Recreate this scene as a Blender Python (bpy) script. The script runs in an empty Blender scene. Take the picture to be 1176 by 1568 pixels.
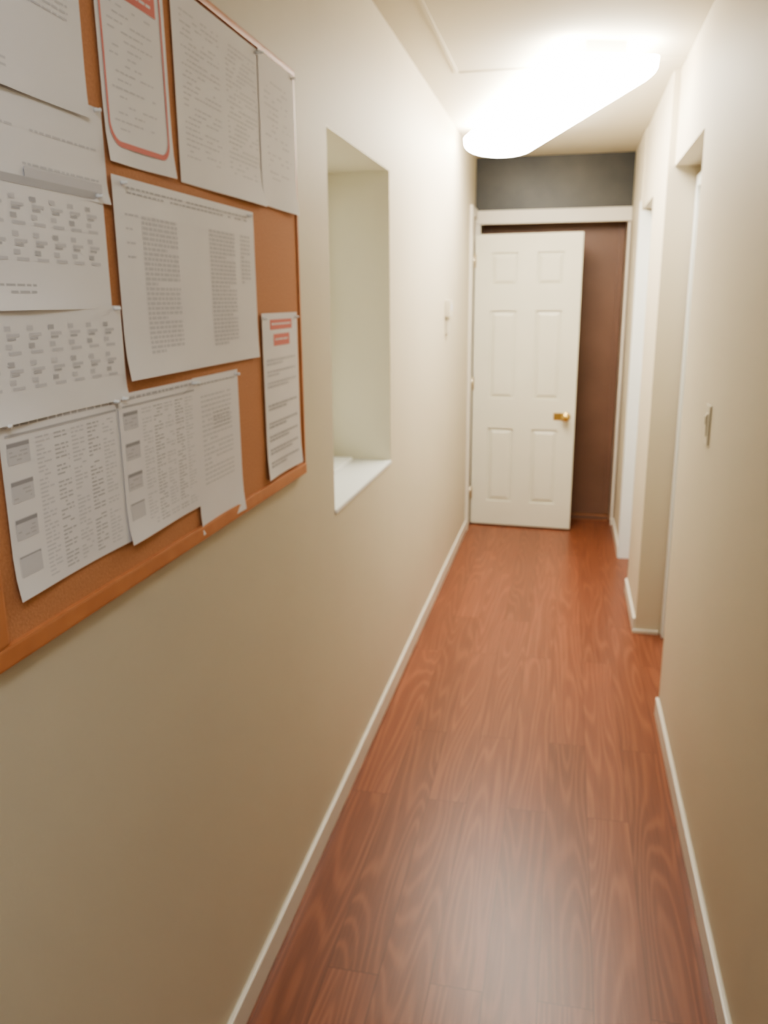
import bpy, bmesh, random
from math import *
from mathutils import Vector, Matrix
random.seed(7)
scene=bpy.context.scene
COL=bpy.context.collection

# ---------------------------------------------------------------- materials
def base_mat(name,color,rough=0.6,metal=0.0,spec=0.5):
    m=bpy.data.materials.new(name); m.use_nodes=True
    b=m.node_tree.nodes['Principled BSDF']
    b.inputs['Base Color'].default_value=(*color,1)
    b.inputs['Roughness'].default_value=rough
    b.inputs['Metallic'].default_value=metal
    b.inputs['Specular IOR Level'].default_value=spec
    return m
def noisy(name,c1,c2,scale=8,rough=0.6,bump=0.0,bscale=200,detail=4,spec=0.5,metal=0.0):
    m=base_mat(name,c1,rough,metal,spec); nt=m.node_tree; b=nt.nodes['Principled BSDF']
    tc=nt.nodes.new('ShaderNodeTexCoord'); n=nt.nodes.new('ShaderNodeTexNoise')
    n.inputs['Scale'].default_value=scale; n.inputs['Detail'].default_value=detail
    nt.links.new(tc.outputs['Object'],n.inputs['Vector'])
    r=nt.nodes.new('ShaderNodeValToRGB')
    r.color_ramp.elements[0].position=.3; r.color_ramp.elements[1].position=.7
    r.color_ramp.elements[0].color=(*c1,1); r.color_ramp.elements[1].color=(*c2,1)
    nt.links.new(n.outputs['Fac'],r.inputs['Fac']); nt.links.new(r.outputs['Color'],b.inputs['Base Color'])
    if bump>0:
        n2=nt.nodes.new('ShaderNodeTexNoise'); n2.inputs['Scale'].default_value=bscale
        nt.links.new(tc.outputs['Object'],n2.inputs['Vector'])
        bp=nt.nodes.new('ShaderNodeBump'); bp.inputs['Strength'].default_value=bump; bp.inputs['Distance'].default_value=.002
        nt.links.new(n2.outputs['Fac'],bp.inputs['Height']); nt.links.new(bp.outputs['Normal'],b.inputs['Normal'])
    return m
M_wall=noisy('wall_paint',(.61,.55,.435),(.63,.57,.45),2.5,.6,.1,160)
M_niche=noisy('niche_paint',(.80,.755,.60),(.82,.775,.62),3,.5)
M_ceil=noisy('ceiling_paint',(.68,.625,.51),(.70,.645,.53),3,.8,.15,120)
M_trim=noisy('trim_white_paint',(.68,.64,.56),(.71,.67,.59),6,.35)
M_jamb=noisy('jamb_white_paint',(.80,.82,.82),(.83,.85,.85),6,.35)
M_door=noisy('door_white_paint',(.69,.67,.56),(.72,.70,.59),4,.4)
M_sill=noisy('sill_white',(.86,.88,.88),(.88,.90,.90),6,.3)
M_brown=noisy('brown_wood_panel',(.16,.085,.058),(.20,.108,.074),2.5,.45)
M_shade=noisy('painted_wall_shade',(.014,.016,.015),(.062,.058,.048),2.4,.42)  # mottled dark tones paint the shade of the upper end wall
M_brass=base_mat('brass',(.80,.58,.22),.25,1.0)
M_steel=base_mat('hinge_metal',(.55,.48,.36),.35,1.0)
M_cork=noisy('cork',(.50,.225,.11),(.58,.275,.14),220,.85,.4,300)
M_frame=noisy('oak_frame',(.50,.19,.08),(.58,.235,.10),18,.45)
M_paper=noisy('paper',(.79,.765,.775),(.82,.795,.805),6,.75)
M_ink=base_mat('grey_print',(.50,.49,.51),.8)
M_inkd=base_mat('dark_print',(.36,.35,.37),.8)
M_inkl=base_mat('light_print',(.62,.605,.63),.8)
M_red=base_mat('red_print',(.72,.24,.21),.8)
M_plastic=base_mat('switch_plastic',(.62,.57,.46),.4)
M_pin=base_mat('pin_plastic',(.85,.85,.85),.3)

def floor_mat():
    m=base_mat('laminate_floor',(.3,.1,.05),.36); nt=m.node_tree; b=nt.nodes['Principled BSDF']; N=nt.nodes.new; L=nt.links.new
    tc=N('ShaderNodeTexCoord')
    mp=N('ShaderNodeMapping'); mp.inputs['Rotation'].default_value=(0,0,pi/2)
    L(tc.outputs['Object'],mp.inputs['Vector'])
    br=N('ShaderNodeTexBrick'); br.offset=.37
    br.inputs['Scale'].default_value=1; br.inputs['Brick Width'].default_value=1.2; br.inputs['Row Height'].default_value=.128
    br.inputs['Mortar Size'].default_value=.0014; br.inputs['Mortar Smooth'].default_value=.3
    br.inputs['Color1'].default_value=(0,0,0,1); br.inputs['Color2'].default_value=(1,1,1,1); br.inputs['Mortar'].default_value=(.5,.5,.5,1)
    L(mp.outputs['Vector'],br.inputs['Vector'])
    sep=N('ShaderNodeSeparateColor'); L(br.outputs['Color'],sep.inputs['Color'])
    comb=N('ShaderNodeCombineXYZ'); 
    mul=N('ShaderNodeMath'); mul.operation='MULTIPLY'; mul.inputs[1].default_value=37.0; L(sep.outputs['Red'],mul.inputs[0]); L(mul.outputs[0],comb.inputs['Z'])
    add=N('ShaderNodeVectorMath'); add.operation='ADD'; L(tc.outputs['Object'],add.inputs[0]); L(comb.outputs[0],add.inputs[1])
    st=N('ShaderNodeMapping'); st.inputs['Scale'].default_value=(9,.7,1); L(add.outputs[0],st.inputs['Vector'])
    n=N('ShaderNodeTexNoise'); n.inputs['Scale'].default_value=1.0; n.inputs['Detail'].default_value=.8; L(st.outputs[0],n.inputs['Vector'])
    m2=N('ShaderNodeMath'); m2.operation='MULTIPLY'; m2.inputs[1].default_value=100; L(n.outputs['Fac'],m2.inputs[0])
    sn=N('ShaderNodeMath'); sn.operation='SINE'; L(m2.outputs[0],sn.inputs[0])
    r0=N('ShaderNodeMapRange'); r0.inputs['From Min'].default_value=-1; r0.inputs['From Max'].default_value=1; L(sn.outputs[0],r0.inputs['Value'])
    r=N('ShaderNodeMath'); r.operation='POWER'; r.inputs[1].default_value=3; L(r0.outputs[0],r.inputs[0])
    st2=N('ShaderNodeMapping'); st2.inputs['Scale'].default_value=(150,5,1); L(add.outputs[0],st2.inputs['Vector'])
    n2=N('ShaderNodeTexNoise'); n2.inputs['Scale'].default_value=1; n2.inputs['Detail'].default_value=3; L(st2.outputs[0],n2.inputs['Vector'])
    mixf=N('ShaderNodeMath'); mixf.operation='MULTIPLY_ADD'; mixf.inputs[1].default_value=.42; L(r.outputs[0],mixf.inputs[0])
    h=N('ShaderNodeMath'); h.operation='MULTIPLY'; h.inputs[1].default_value=.65; L(n2.outputs['Fac'],h.inputs[0]); L(h.outputs[0],mixf.inputs[2])
    cr=N('ShaderNodeValToRGB'); cr.color_ramp.elements[0].position=.1; cr.color_ramp.elements[1].position=.9
    cr.color_ramp.elements[0].color=(.155,.046,.024,1); cr.color_ramp.elements[1].color=(.285,.100,.050,1)
    L(mixf.outputs[0],cr.inputs['Fac'])
    hv=N('ShaderNodeHueSaturation'); L(cr.outputs['Color'],hv.inputs['Color'])
    vr=N('ShaderNodeMapRange'); vr.inputs['To Min'].default_value=.89; vr.inputs['To Max'].default_value=1.1; L(sep.outputs['Red'],vr.inputs['Value']); L(vr.outputs[0],hv.inputs['Value'])
    mx=N('ShaderNodeMix'); mx.data_type='RGBA'; mx.inputs['B'].default_value=(.08,.022,.012,1)
    mf=N('ShaderNodeMath'); mf.operation='MULTIPLY'; mf.inputs[1].default_value=.7; L(br.outputs['Fac'],mf.inputs[0])
    L(mf.outputs[0],mx.inputs['Factor']); L(hv.outputs['Color'],mx.inputs['A']); L(mx.outputs['Result'],b.inputs['Base Color'])
    return m
M_floor=floor_mat()

def emis(name,color,strength):
    m=base_mat(name,(.9,.9,.9),.4); b=m.node_tree.nodes['Principled BSDF']
    b.inputs['Emission Color'].default_value=(*color,1); b.inputs['Emission Strength'].default_value=strength
    return m
M_lamp=emis('lit_diffuser',(1,.96,.87),33)
M_lamp2=emis('lit_diffuser_near',(.84,.92,1),17)

# ---------------------------------------------------------------- mesh builder
class B:
    def __init__(s,name): s.name=name; s.bm=bmesh.new(); s.mats=[]
    def mi(s,m):
        if m not in s.mats: s.mats.append(m)
        return s.mats.index(m)
    def box(s,lo,hi,m,mtx=None,bev=0):
        r=bmesh.ops.create_cube(s.bm,size=1)
        vs=r['verts']
        lo=Vector(lo);hi=Vector(hi);c=(lo+hi)/2;d=hi-lo
        for v in vs: v.co=Vector((v.co.x*d.x,v.co.y*d.y,v.co.z*d.z))+c
        fs=set(f for v in vs for f in v.link_faces)
        if bev>0:
            es=list(set(e for v in vs for e in v.link_edges))
            rr=bmesh.ops.bevel(s.bm,geom=es,offset=bev,segments=2,affect='EDGES',profile=.7)
            fs=set(rr['faces'])|set(f for f in fs if f.is_valid)
            vs=list(set(v for f in fs for v in f.verts))
        i=s.mi(m)
        for f in fs: f.material_index=i
        if mtx is not None:
            for v in vs: v.co=mtx@v.co
    def quad(s,pts,m):
        f=s.bm.faces.new([s.bm.verts.new(p) for p in pts]); f.material_index=s.mi(m)
    def lathe(s,prof,origin,axis,m,n=28):
        axis=Vector(axis).normalized(); q=Vector((0,0,1)).rotation_difference(axis)
        rings=[]
        for d,r in prof:
            rings.append([s.bm.verts.new(Vector(origin)+q@Vector((r*cos(2*pi*k/n),r*sin(2*pi*k/n),d))) for k in range(n)])
        i=s.mi(m)
        for a,b in zip(rings,rings[1:]):
            for k in range(n):
                f=s.bm.faces.new([a[k],a[(k+1)%n],b[(k+1)%n],b[k]]); f.material_index=i; f.smooth=True
        for rg,rev in((rings[0],True),(rings[-1],False)):
            f=s.bm.faces.new(rg[::-1] if rev else rg); f.material_index=i
    def done(s,parent=None):
        bmesh.ops.recalc_face_normals(s.bm,faces=s.bm.faces)
        me=bpy.data.meshes.new(s.name); s.bm.to_mesh(me); s.bm.free()
        for m in s.mats: me.materials.append(m)
        o=bpy.data.objects.new(s.name,me); COL.objects.link(o)
        if parent: o.parent=parent
        return o
def empty(name,loc=(0,0,0)):
    o=bpy.data.objects.new(name,None); COL.objects.link(o); o.empty_display_size=.1; return o

# ---------------------------------------------------------------- room shell
XL=-.66; XR=.415; H=2.53; Y0=-1.6; YE=6.22
b=B('floor'); b.box((-1.1,Y0-.1,-.06),(1.0,YE+.1,0),M_floor); b.done()
b=B('ceiling'); b.box((-1.1,Y0-.1,H),(1.0,YE+.1,H+.08),M_ceil)
b.done()
b=B('trim_1')  # ceiling panel battens
b.box((-.515,1.2,H-.005),(-.501,3.82,H+.001),M_ceil)
b.box((-.515,3.82,H-.005),(XR,3.834,H+.001),M_ceil); b.done()

WY0,WY1,WZ0,WZ1=2.326,3.15,.98,2.06
b=B('wall_left')
b.box((-1.0,Y0-.1,0),(XL,WY0,H),M_wall); b.box((-1.0,WY1,0),(XL,YE+.1,H),M_wall)
b.box((-1.0,WY0,0),(XL,WY1,WZ0),M_wall); b.box((-1.0,WY0,WZ1),(XL,WY1,H),M_wall); b.done()
b=B('trim_2')  # plaster lining of window recess
b.box((-.995,WY1-.004,WZ0),(XL-.001,WY1+.002,WZ1),M_niche)
b.box((-.995,WY0-.002,WZ0),(XL-.001,WY0+.004,WZ1),M_niche)
b.box((-.995,WY0,WZ1-.004),(XL-.001,WY1,WZ1+.002),M_niche)
b.done()
b=B('window_sill'); b.box((-.99,WY0+.004,WZ0-.002),(XL+.004,WY1-.004,WZ0+.012),M_sill,bev=.003)
b.box((-.90,WY0+.1,WZ0+.012),(-.80,WY1-.06,WZ0+.03),M_sill,bev=.004); b.done()
M_glass=base_mat('frosted_glass',(.92,.92,.85),.5); M_glass.node_tree.nodes['Principled BSDF'].inputs['Transmission Weight'].default_value=1
b=B('window_1')
for (y0,y1,z0,z1) in((WY0+.004,WY1-.004,WZ0+.012,WZ0+.06),(WY0+.004,WY1-.004,WZ1-.05,WZ1-.004),(WY0+.004,WY0+.05,WZ0+.06,WZ1-.05),(WY1-.05,WY1-.004,WZ0+.06,WZ1-.05),(WY0+.05,WY1-.05,1.50,1.54)):
    b.box((-.99,y0,z0),(-.94,y1,z1),M_trim)
b.box((-.972,WY0+.05,WZ0+.06),(-.966,WY1-.05,WZ1-.05),M_glass); b.done()

D1a,D1b=3.15,4.0; D2a,D2b=4.62,5.25; OH=2.15
b=B('wall_right')
b.box((XR,Y0-.1,0),(.60,D1a,H),M_wall)
b.box((XR,D1a,OH),(.60,D1b,H),M_wall)
b.box((.388,D1b,0),(.60,D2a,H),M_wall)
b.box((.388,D2a,2.10),(.60,D2b,H),M_wall)
b.box((.38,D2b,0),(.60,YE+.1,H),M_wall)
b.box((.60,Y0-.1,0),(.66,YE+.1,H),M_wall)
b.done()
b=B('wall_front'); b.box((XL-.4,Y0-.1,0),(1.0,Y0,H),M_wall); b.done()
b=B('wall_back'); b.box((XL-.3,YE,0),(1.0,YE+.12,H),M_wall)
b.box((XL,6.05,2.19),(.38,YE,H),M_wall); b.done()
b=B('wall_shade_panel'); b.box((XL+.001,6.035,2.19),(.379,6.052,H-.001),M_shade); b.done()  # added dark sheet over the end wall, standing in for shade above the header

def baseboard(b,p0,p1,n,h=.075,t=.013):
    x0,y0=p0;x1,y1=p1; nx,ny=n
    lo=(min(x0,x1,x0+nx*t,x1+nx*t),min(y0,y1,y0+ny*t,y1+ny*t))
    hi=(max(x0,x1,x0+nx*t,x1+nx*t),max(y0,y1,y0+ny*t,y1+ny*t))
    b.box((lo[0],lo[1],0),(hi[0],hi[1],h),M_trim,bev=.004)
b=B('baseboard_left'); baseboard(b,(XL,Y0),(XL,5.70),(1,0)); b.done()
b=B('baseboard_right'); baseboard(b,(XR,Y0),(XR,D1a),(-1,0)); baseboard(b,(.388,D1b+.002),(.388,D2a),(-1,0)); baseboard(b,(.38,D2b),(.38,5.98),(-1,0))
baseboard(b,(.376,D1b),(.50,D1b),(0,-1),h=.02); b.done()
b=B('trim_4'); b.box((.379,D2b-.008,0),(.52,D2b+.001,2.09),M_jamb); b.box((.372,D2b-.008,0),(.3802,D2b+.05,2.14),M_jamb,bev=.002); b.done()

def panel_door(b,w,h,t,m,mtx):
    st=.115*w/.72; mid=.13*w/.72; pw=(w-2*st-mid)/2
    rows=[(.175,.175+.53),(.175+.53+.21,.175+.53+.21+.60),(h-.12-.215,h-.12)]
    zs=[0]+[z for r in rows for z in r]+[h]
    xs=[0,st,st+pw,st+pw+mid,w-st,w]
    for a,c in((0,1),(2,3),(4,5)): b.box((xs[a],0,0),(xs[c],t,h),m,mtx)
    for k in(0,2,4,6):
        for a,c in((1,2),(3,4)): b.box((xs[a],0,zs[k]),(xs[c],t,zs[k+1]),m,mtx)
    for z0,z1 in rows:
        for a,c in((1,2),(3,4)):
            x0,x1=xs[a],xs[c]
            b.box((x0,.013,z0),(x1,t-.013,z1),m,mtx)
            for y0,y1 in((.013,.003),(t-.013,t-.003)):
                i=b.mi(m); g=.010; e=.032
                o=[(x0+g,y0,z0+g),(x1-g,y0,z0+g),(x1-g,y0,z1-g),(x0+g,y0,z1-g)]
                q=[(x0+e,y1,z0+e),(x1-e,y1,z0+e),(x1-e,y1,z1-e),(x0+e,y1,z1-e)]
                vo=[b.bm.verts.new(mtx@Vector(p)) for p in o]; vq=[b.bm.verts.new(mtx@Vector(p)) for p in q]
                for k in range(4):
                    f=b.bm.faces.new([vo[k],vo[(k+1)%4],vq[(k+1)%4],vq[k]]); f.material_index=i
                f=b.bm.faces.new(vq); f.material_index=i
def knob(b,p,n):
    b.lathe([(0,.030),(.004,.031),(.008,.026),(.012,.012),(.030,.011),(.036,.020),(.048,.028),(.058,.027),(.064,.018),(.066,.004)],p,n,M_brass)

def side_door(name,ya,yb,h,xf):
    root=empty(name)
    c=B('casing'); w=.05
    c.box((xf-.022,ya,0),(xf+.02,ya+w,h+w),M_jamb,bev=.004); c.box((xf-.022,yb-w,0),(xf+.02,yb-.002,h+w),M_jamb,bev=.004); c.box((xf-.022,ya+w,h),(xf+.02,yb-w,h+w),M_jamb,bev=.004); c.done(root)
    l=B('leaf'); W=yb-ya-2*w-.004
    mtx=Matrix.Translation((xf+.004,ya+w+.002+0,.006))@Matrix.Rotation(pi/2,4,'Z')@Matrix.Scale(-1,4,(0,1,0))
    panel_door(l,W,h-.012,.035,M_door,mtx); knob(l,(xf+.004,ya+w+.06,.95),(-1,0,0)); l.done(root)
side_door('door_2',D1a+.002,D1b,2.06,.53)
side_door('door_3',D2a+.002,D2b-.01,2.04,.50)

b=B('trim_3')
b.box((XL+.001,6.01,2.10),(.379,6.05,2.19),M_trim,bev=.005)
b.box((.355,6.03,0),(.379,6.05,2.10),M_brown,bev=.004)
b.box((XL+.001,6.02,0),(XL+.04,6.05,2.10),M_trim,bev=.004)
b.done()
b=B('door_4')
b.box((XL+.041,6.185,.05),(.354,YE,2.18),M_brown)
for x0,x1 in((XL+.041,-.56),(.31,.354)): b.box((x0,6.175,.05),(x1,6.187,2.18),M_brown,bev=.004)
b.box((XL+.041,6.17,.0),(.354,6.20,.045),M_frame,bev=.004)
knob(b,(-.48,6.186,.95),(0,-1,0))
b.done()

root=empty('door_1')
hx,hy=-.642,5.90; ang=atan2(-.055,.72)
mtx=Matrix.Translation((hx,hy,.012))@Matrix.Rotation(ang,4,'Z')
l=B('leaf'); panel_door(l,.715,2.015,.036,M_door,mtx); l.done(root)
l=B('door_knob'); p=mtx@Vector((.655,0,.80)); nrm=mtx.to_3x3()@Vector((0,-1,0)); knob(l,p,nrm); p2=mtx@Vector((.655,.036,.80)); knob(l,p2,-nrm)
l.box((.57,-.003,.775),(.665,.001,.825),M_brass,mtx,bev=.001); l.done(root)
l=B('hinges')
for z in(.18,.97,1.80):
    l.lathe([(0,.007),(.09,.007)],mtx@Vector((-.006,-.002,z)),(0,0,1),M_steel,12)
    l.box((-.004,-.0015,z),(.010,.001,z+.09),M_steel,mtx)
l.done(root)
l=B('casing')
l.box((XL,5.70,0),(XL+.018,5.765,2.20),M_trim,bev=.004); l.box((XL,5.765,0),(XL+.010,5.90,2.14),M_trim); l.box((XL,5.765,2.14),(XL+.018,6.01,2.20),M_trim,bev=.004); l.done(root)

# ---------------------------------------------------------------- wall devices
def switch(name,x,y,z,n,w=.072,h=.115):
    b=B(name); s=n
    lo,hi=sorted((x,x+s*.006)); b.box((lo,y-w/2,z-h/2),(hi,y+w/2,z+h/2),M_plastic,bev=.0025)
    lo,hi=sorted((x+s*.005,x+s*.010)); b.box((lo,y-.017,z-.033),(hi,y+.017,z+.033),M_plastic,bev=.002)
    lo,hi=sorted((x+s*.009,x+s*.013)); b.box((lo,y-.012,z+.002),(hi,y+.012,z+.026),M_plastic,bev=.001)
    b.done()
switch('light_switch',XR,2.57,1.24,-1)
b=B('thermostat'); b.box((XL,4.60,1.51),(XL+.030,4.70,1.60),M_plastic,bev=.006); b.box((XL,4.615,1.42),(XL+.018,4.685,1.515),M_plastic,bev=.004)
b.box((XL+.029,4.62,1.545),(XL+.032,4.68,1.58),M_inkl); b.done()

# ---------------------------------------------------------------- bulletin board
root=empty('bulletin_board')
BY0,BY1,BZ0,BZ1=.79,2.015,1.17,2.115; XB=XL+.010
b=B('cork_panel'); b.box((XL,BY0+.01,BZ0+.01),(XB,BY1-.01,BZ1-.01),M_cork); b.done(root)
b=B('frame'); w=.028
b.box((XL,BY0,BZ0),(XB+.006,BY1,BZ0+w),M_frame,bev=.004); b.box((XL,BY0,BZ1-w*.5),(XB+.006,BY1,BZ1),M_frame,bev=.004)
b.box((XL,BY0,BZ0+w),(XB+.006,BY0+w,BZ1-w*.5),M_frame,bev=.004); b.box((XL,BY1-w*.4,BZ0+w),(XB+.004,BY1,BZ1-w*.5),M_frame,bev=.003); b.done(root)

class Paper(B):
    def __init__(s,name,y0,y1,z0,z1,layer=0,rot=0):
        super().__init__(name); s.x=XB+.0015+layer*.0016; s.y0,s.y1,s.z0,s.z1=y0,y1,z0,z1; s.rot=rot
        s.w=y1-y0;s.h=z1-z0; s.k=0
        n=14; m=8
        i=s.mi(M_paper); ph=random.random()*6
        s.curl=lambda a,c:.0022*(c<.25)*((.25-c)/.25)**2*(0.5+.5*sin(ph+a*4))*3
        g=[[s.bm.verts.new(s.T(a/n*s.w,c/m*s.h,s.curl(a/n,c/m))) for a in range(n+1)] for c in range(m+1)]
        for c in range(m):
            for a in range(n):
                f=s.bm.faces.new([g[c][a],g[c][a+1],g[c+1][a+1],g[c+1][a]]); f.material_index=i; f.smooth=True
        for a in(.05,.95):
            p=s.T(a*s.w,s.h*.97,0); s.lathe([(0,.003),(.003,.0035),(.005,.0022),(.009,.0028),(.010,.001)],p,(1,0,0),M_pin,10)
    def T(s,u,v,dx):
        vv=v-s.h; c,sn=cos(s.rot),sin(s.rot)
        return Vector((s.x+dx,s.y0+u*c-vv*sn,s.z0+s.h+u*sn+vv*c))
    def r(s,u0,u1,v0,v1,m):
        pts=[]; s.k+=1
        for u,v in((u0,v1),(u1,v1),(u1,v0),(u0,v0)):
            vv=s.h-v; pts.append(s.T(u,vv,.0004+s.k*2e-7+(.0001 if m in(M_ink,M_inkd,M_paper) else 0)+s.curl(max(0,u/s.w),max(0,vv/s.h))))
        s.quad(pts,m)
    def text(s,u0,u1,v0,v1,step=.008,th=.0028,m=None,fill=.8,para=6):
        v=v0;k=0
        while v<v1:
            end=u1 if (k%para)!=para-1 else u0+(u1-u0)*random.uniform(.3,.8)
            u=u0
            while u<end:
                L=random.uniform(.006,.02); e=min(end,u+L)
                if random.random()<fill+.15: s.r(u,e,v,v+th,m or M_ink)
                u=e+.003
            v+=step;k+=1

p=Paper('notice_top',.815,1.105,1.843,2.075,2,-.005); p.text(.03,.25,.02,.06,m=M_inkl); p.text(.03,.26,.09,.13,m=M_inkl); p.text(.03,.12,.20,.21,m=M_inkl); p.done(root)
p=Paper('notice_under',.82,1.143,1.735,1.86,0,.0); p.text(.03,.30,.055,.062,m=M_inkl); p.text(.13,.30,.095,.105,m=M_inkl); p.done(root)
def cal(name,y0,y1,z0,z1,layer,dark):
    p=Paper(name,y0,y1,z0,z1,layer,0)
    if dark: p.r(0,p.w,.0,.010,M_ink); p.r(.13,p.w,-.012,.0,M_inkl)
    W=p.w
    for i in range(7):
        for j in range(4):
            u=.012+i*(W-.02)/7; v=.022+j*.021
            p.r(u,u+.012,v,v+.006,M_inkl if (i+j)%3 else M_ink); p.r(u+.004,u+.028,v+.009,v+.013,M_inkl)
            if j%2==0: p.r(u+.004,u+.02,v+.014,v+.017,M_ink)
    return p
p=cal('calendar_page_1',.82,1.125,1.592,1.748,1,True); p.r(.025,.035,.125,.131,M_inkd); p.text(.04,.13,.125,.14,m=M_ink); p.done(root)
p=cal('calendar_page_2',.82,1.145,1.460,1.596,2,False); p.done(root)
p=Paper('menu_sheet',1.145,1.355,1.795,2.08,1,.01)
p.r(.03,.18,.0,.058,M_red); p.text(.045,.165,.02,.045,step=.012,th=.004,m=M_paper)
def rr_path(u0,u1,v0,v1,r):
    pts=[]
    for cx,cy,a0 in((u1-r,v1-r,0),(u0+r,v1-r,90),(u0+r,v0+r,180),(u1-r,v0+r,270)):
        for k in range(7):
            a=radians(a0+k*15); pts.append((cx+r*cos(a),cy+r*sin(a)))
    return pts
o_=rr_path(.010,.198,.002,.262,.03); i_=rr_path(.015,.193,.008,.254,.026)
for k in range(len(o_)):
    a,bb=o_[k],o_[(k+1)%len(o_)]; c,d=i_[(k+1)%len(o_)],i_[k]
    pts=[p.T(u,p.h-v,.0007+p.curl(max(0,min(1,u/p.w)),(p.h-v)/p.h)) for u,v in(a,bb,c,d)]
    p.quad(pts,M_red)
p.text(.03,.16,.07,.24,step=.011,th=.0022,m=M_inkl,fill=.5,para=2); p.done(root)
p=Paper('schedule_sheet_large',1.382,1.785,1.796,2.098,1,0)
for c in(0,1): p.text(.03+c*.19,.19+c*.19,.03,.26,step=.009,th=.0022,m=M_inkl,fill=.6,para=4)
p.done(root)
p=Paper('letter_sheet',1.775,2.005,1.80,2.105,2,-.01); p.text(.03,.2,.05,.25,step=.012,m=M_inkl,fill=.3,para=3); p.done(root)
p=Paper('two_column_poster',1.15,1.708,1.485,1.778,2,0)
p.text(.04,.52,.012,.024,step=.007,m=M_ink); p.text(.03,.07,.05,.13,step=.02,m=M_inkl,para=2)
for c in(0,1): p.text(.08+c*.25,.20+c*.25,.05,.255,step=.0075,th=.0045,m=M_inkl,fill=.9,para=7)
p.text(.48,.53,.05,.14,step=.008,th=.004,m=M_inkl); p.done(root)
p=Paper('warning_notice',1.733,1.975,1.207,1.575,2,.0)
p.r(.05,.20,.014,.036,M_red); p.r(.07,.18,.046,.072,M_red)
p.text(.06,.19,.022,.025,th=.004,m=M_paper,para=9); p.text(.08,.17,.056,.06,th=.004,m=M_paper,para=9)
for v in(.10,.125,.15,.20,.24,.27,.30,.33): p.text(.02,.22,v,v+.012,step=.008,th=.005,m=M_inkl if v<.2 else M_ink,fill=.9,para=2)
p.done(root)
def table(name,y0,y1,z0,z1,layer,rot=0):
    p=Paper(name,y0,y1,z0,z1,layer,rot); W=p.w
    p.text(.02,W-.02,.006,.012,step=.008,th=.004,m=M_ink,para=99); p.r(.01,W-.01,.018,.021,M_ink)
    for k in range(4):
        v=.028+k*.047; p.r(.012,.055,v,v+.027,M_inkl); p.r(.012,.055,v+.001,v+.006,M_inkd); p.text(.015,.05,v+.011,v+.022,step=.005,th=.0018,m=M_ink,fill=.5)
    for c in range(5):
        u=.068+c*(W-.08)/5; p.text(u,u+.03,.028,p.h-.012,step=.0055,th=.0018,m=M_ink if c%2 else M_inkl,fill=.7,para=3)
    return p
table('schedule_table_1',.845,1.12,1.243,1.466,1).done(root)
table('schedule_table_2',1.115,1.385,1.237,1.468,2,.0).done(root)
p=Paper('memo_sheet',1.375,1.585,1.180,1.469,1,0); p.text(.02,.19,.012,.02,m=M_ink); p.text(.03,.17,.035,.20,step=.009,th=.003,m=M_inkl,para=5); p.text(.08,.16,.07,.10,step=.007,m=M_ink); p.done(root)

# ---------------------------------------------------------------- ceiling lights
def fixture(name,c,yaw,L,W,D,gap,mat):
    root=empty(name)
    m=Matrix.Translation(c)@Matrix.Rotation(yaw,4,'Z')
    b=B('housing'); b.box((-W*.2,-L/2+.06,-gap),(W*.2,L/2-.06,0),M_trim,m); b.done(root)
    b=B('diffuser'); n=16; i=b.mi(mat); rows=[]
    ys=[(-L/2,.55),(-L/2+.01,.8),(-L/2+.035,.95),(-L/2+.08,1),(L/2-.08,1),(L/2-.035,.95),(L/2-.01,.8),(L/2,.55)]
    for y,s in ys:
        rows.append([b.bm.verts.new(m@Vector((-W/2*cos(pi*k/n)*(.6+.4*s),y,-gap-D*s*sin(pi*k/n)**.6))) for k in range(n+1)])
    for a,c2 in zip(rows,rows[1:]):
        for k in range(n):
            f=b.bm.faces.new([a[k],a[k+1],c2[k+1],c2[k]]); f.material_index=i; f.smooth=True
        f=b.bm.faces.new([a[0],a[n],c2[n],c2[0]]); f.material_index=i
    for r in(rows[0],rows[-1]): f=b.bm.faces.new(r); f.material_index=i
    b.done(root)
fixture('ceiling_light',(-.165,4.26,H),radians(19),1.70,.40,.10,.06,M_lamp)
fixture('ceiling_light.001',(.08,-.30,H),0,1.22,.26,.05,.03,M_lamp2)

# ---------------------------------------------------------------- world, camera
w=bpy.data.worlds.new('world'); scene.world=w; w.use_nodes=True
w.node_tree.nodes['Background'].inputs['Color'].default_value=(1,1,.90,1); w.node_tree.nodes['Background'].inputs['Strength'].default_value=2.6

cd=bpy.data.cameras.new('camera'); cam=bpy.data.objects.new('camera',cd); COL.objects.link(cam); scene.camera=cam
cd.sensor_fit='VERTICAL'; cd.sensor_height=24; cd.lens=24*1270/1568
cd.clip_start=.02
cd.dof.use_dof=True; cd.dof.focus_distance=.5; cd.dof.aperture_fstop=8.5
psi=radians(12.35); th=radians(14.3); roll=radians(-.46)
fwd=Vector((-sin(psi)*cos(th),cos(psi)*cos(th),-sin(th)))
q=fwd.to_track_quat('-Z','Y')
cam.matrix_world=Matrix.Translation((0,0,1.6))@q.to_matrix().to_4x4()@Matrix.Rotation(roll,4,'Z')
scene.view_settings.view_transform='AgX'
scene.view_settings.look='AgX - Medium High Contrast'
scene.view_settings.exposure=-0.25
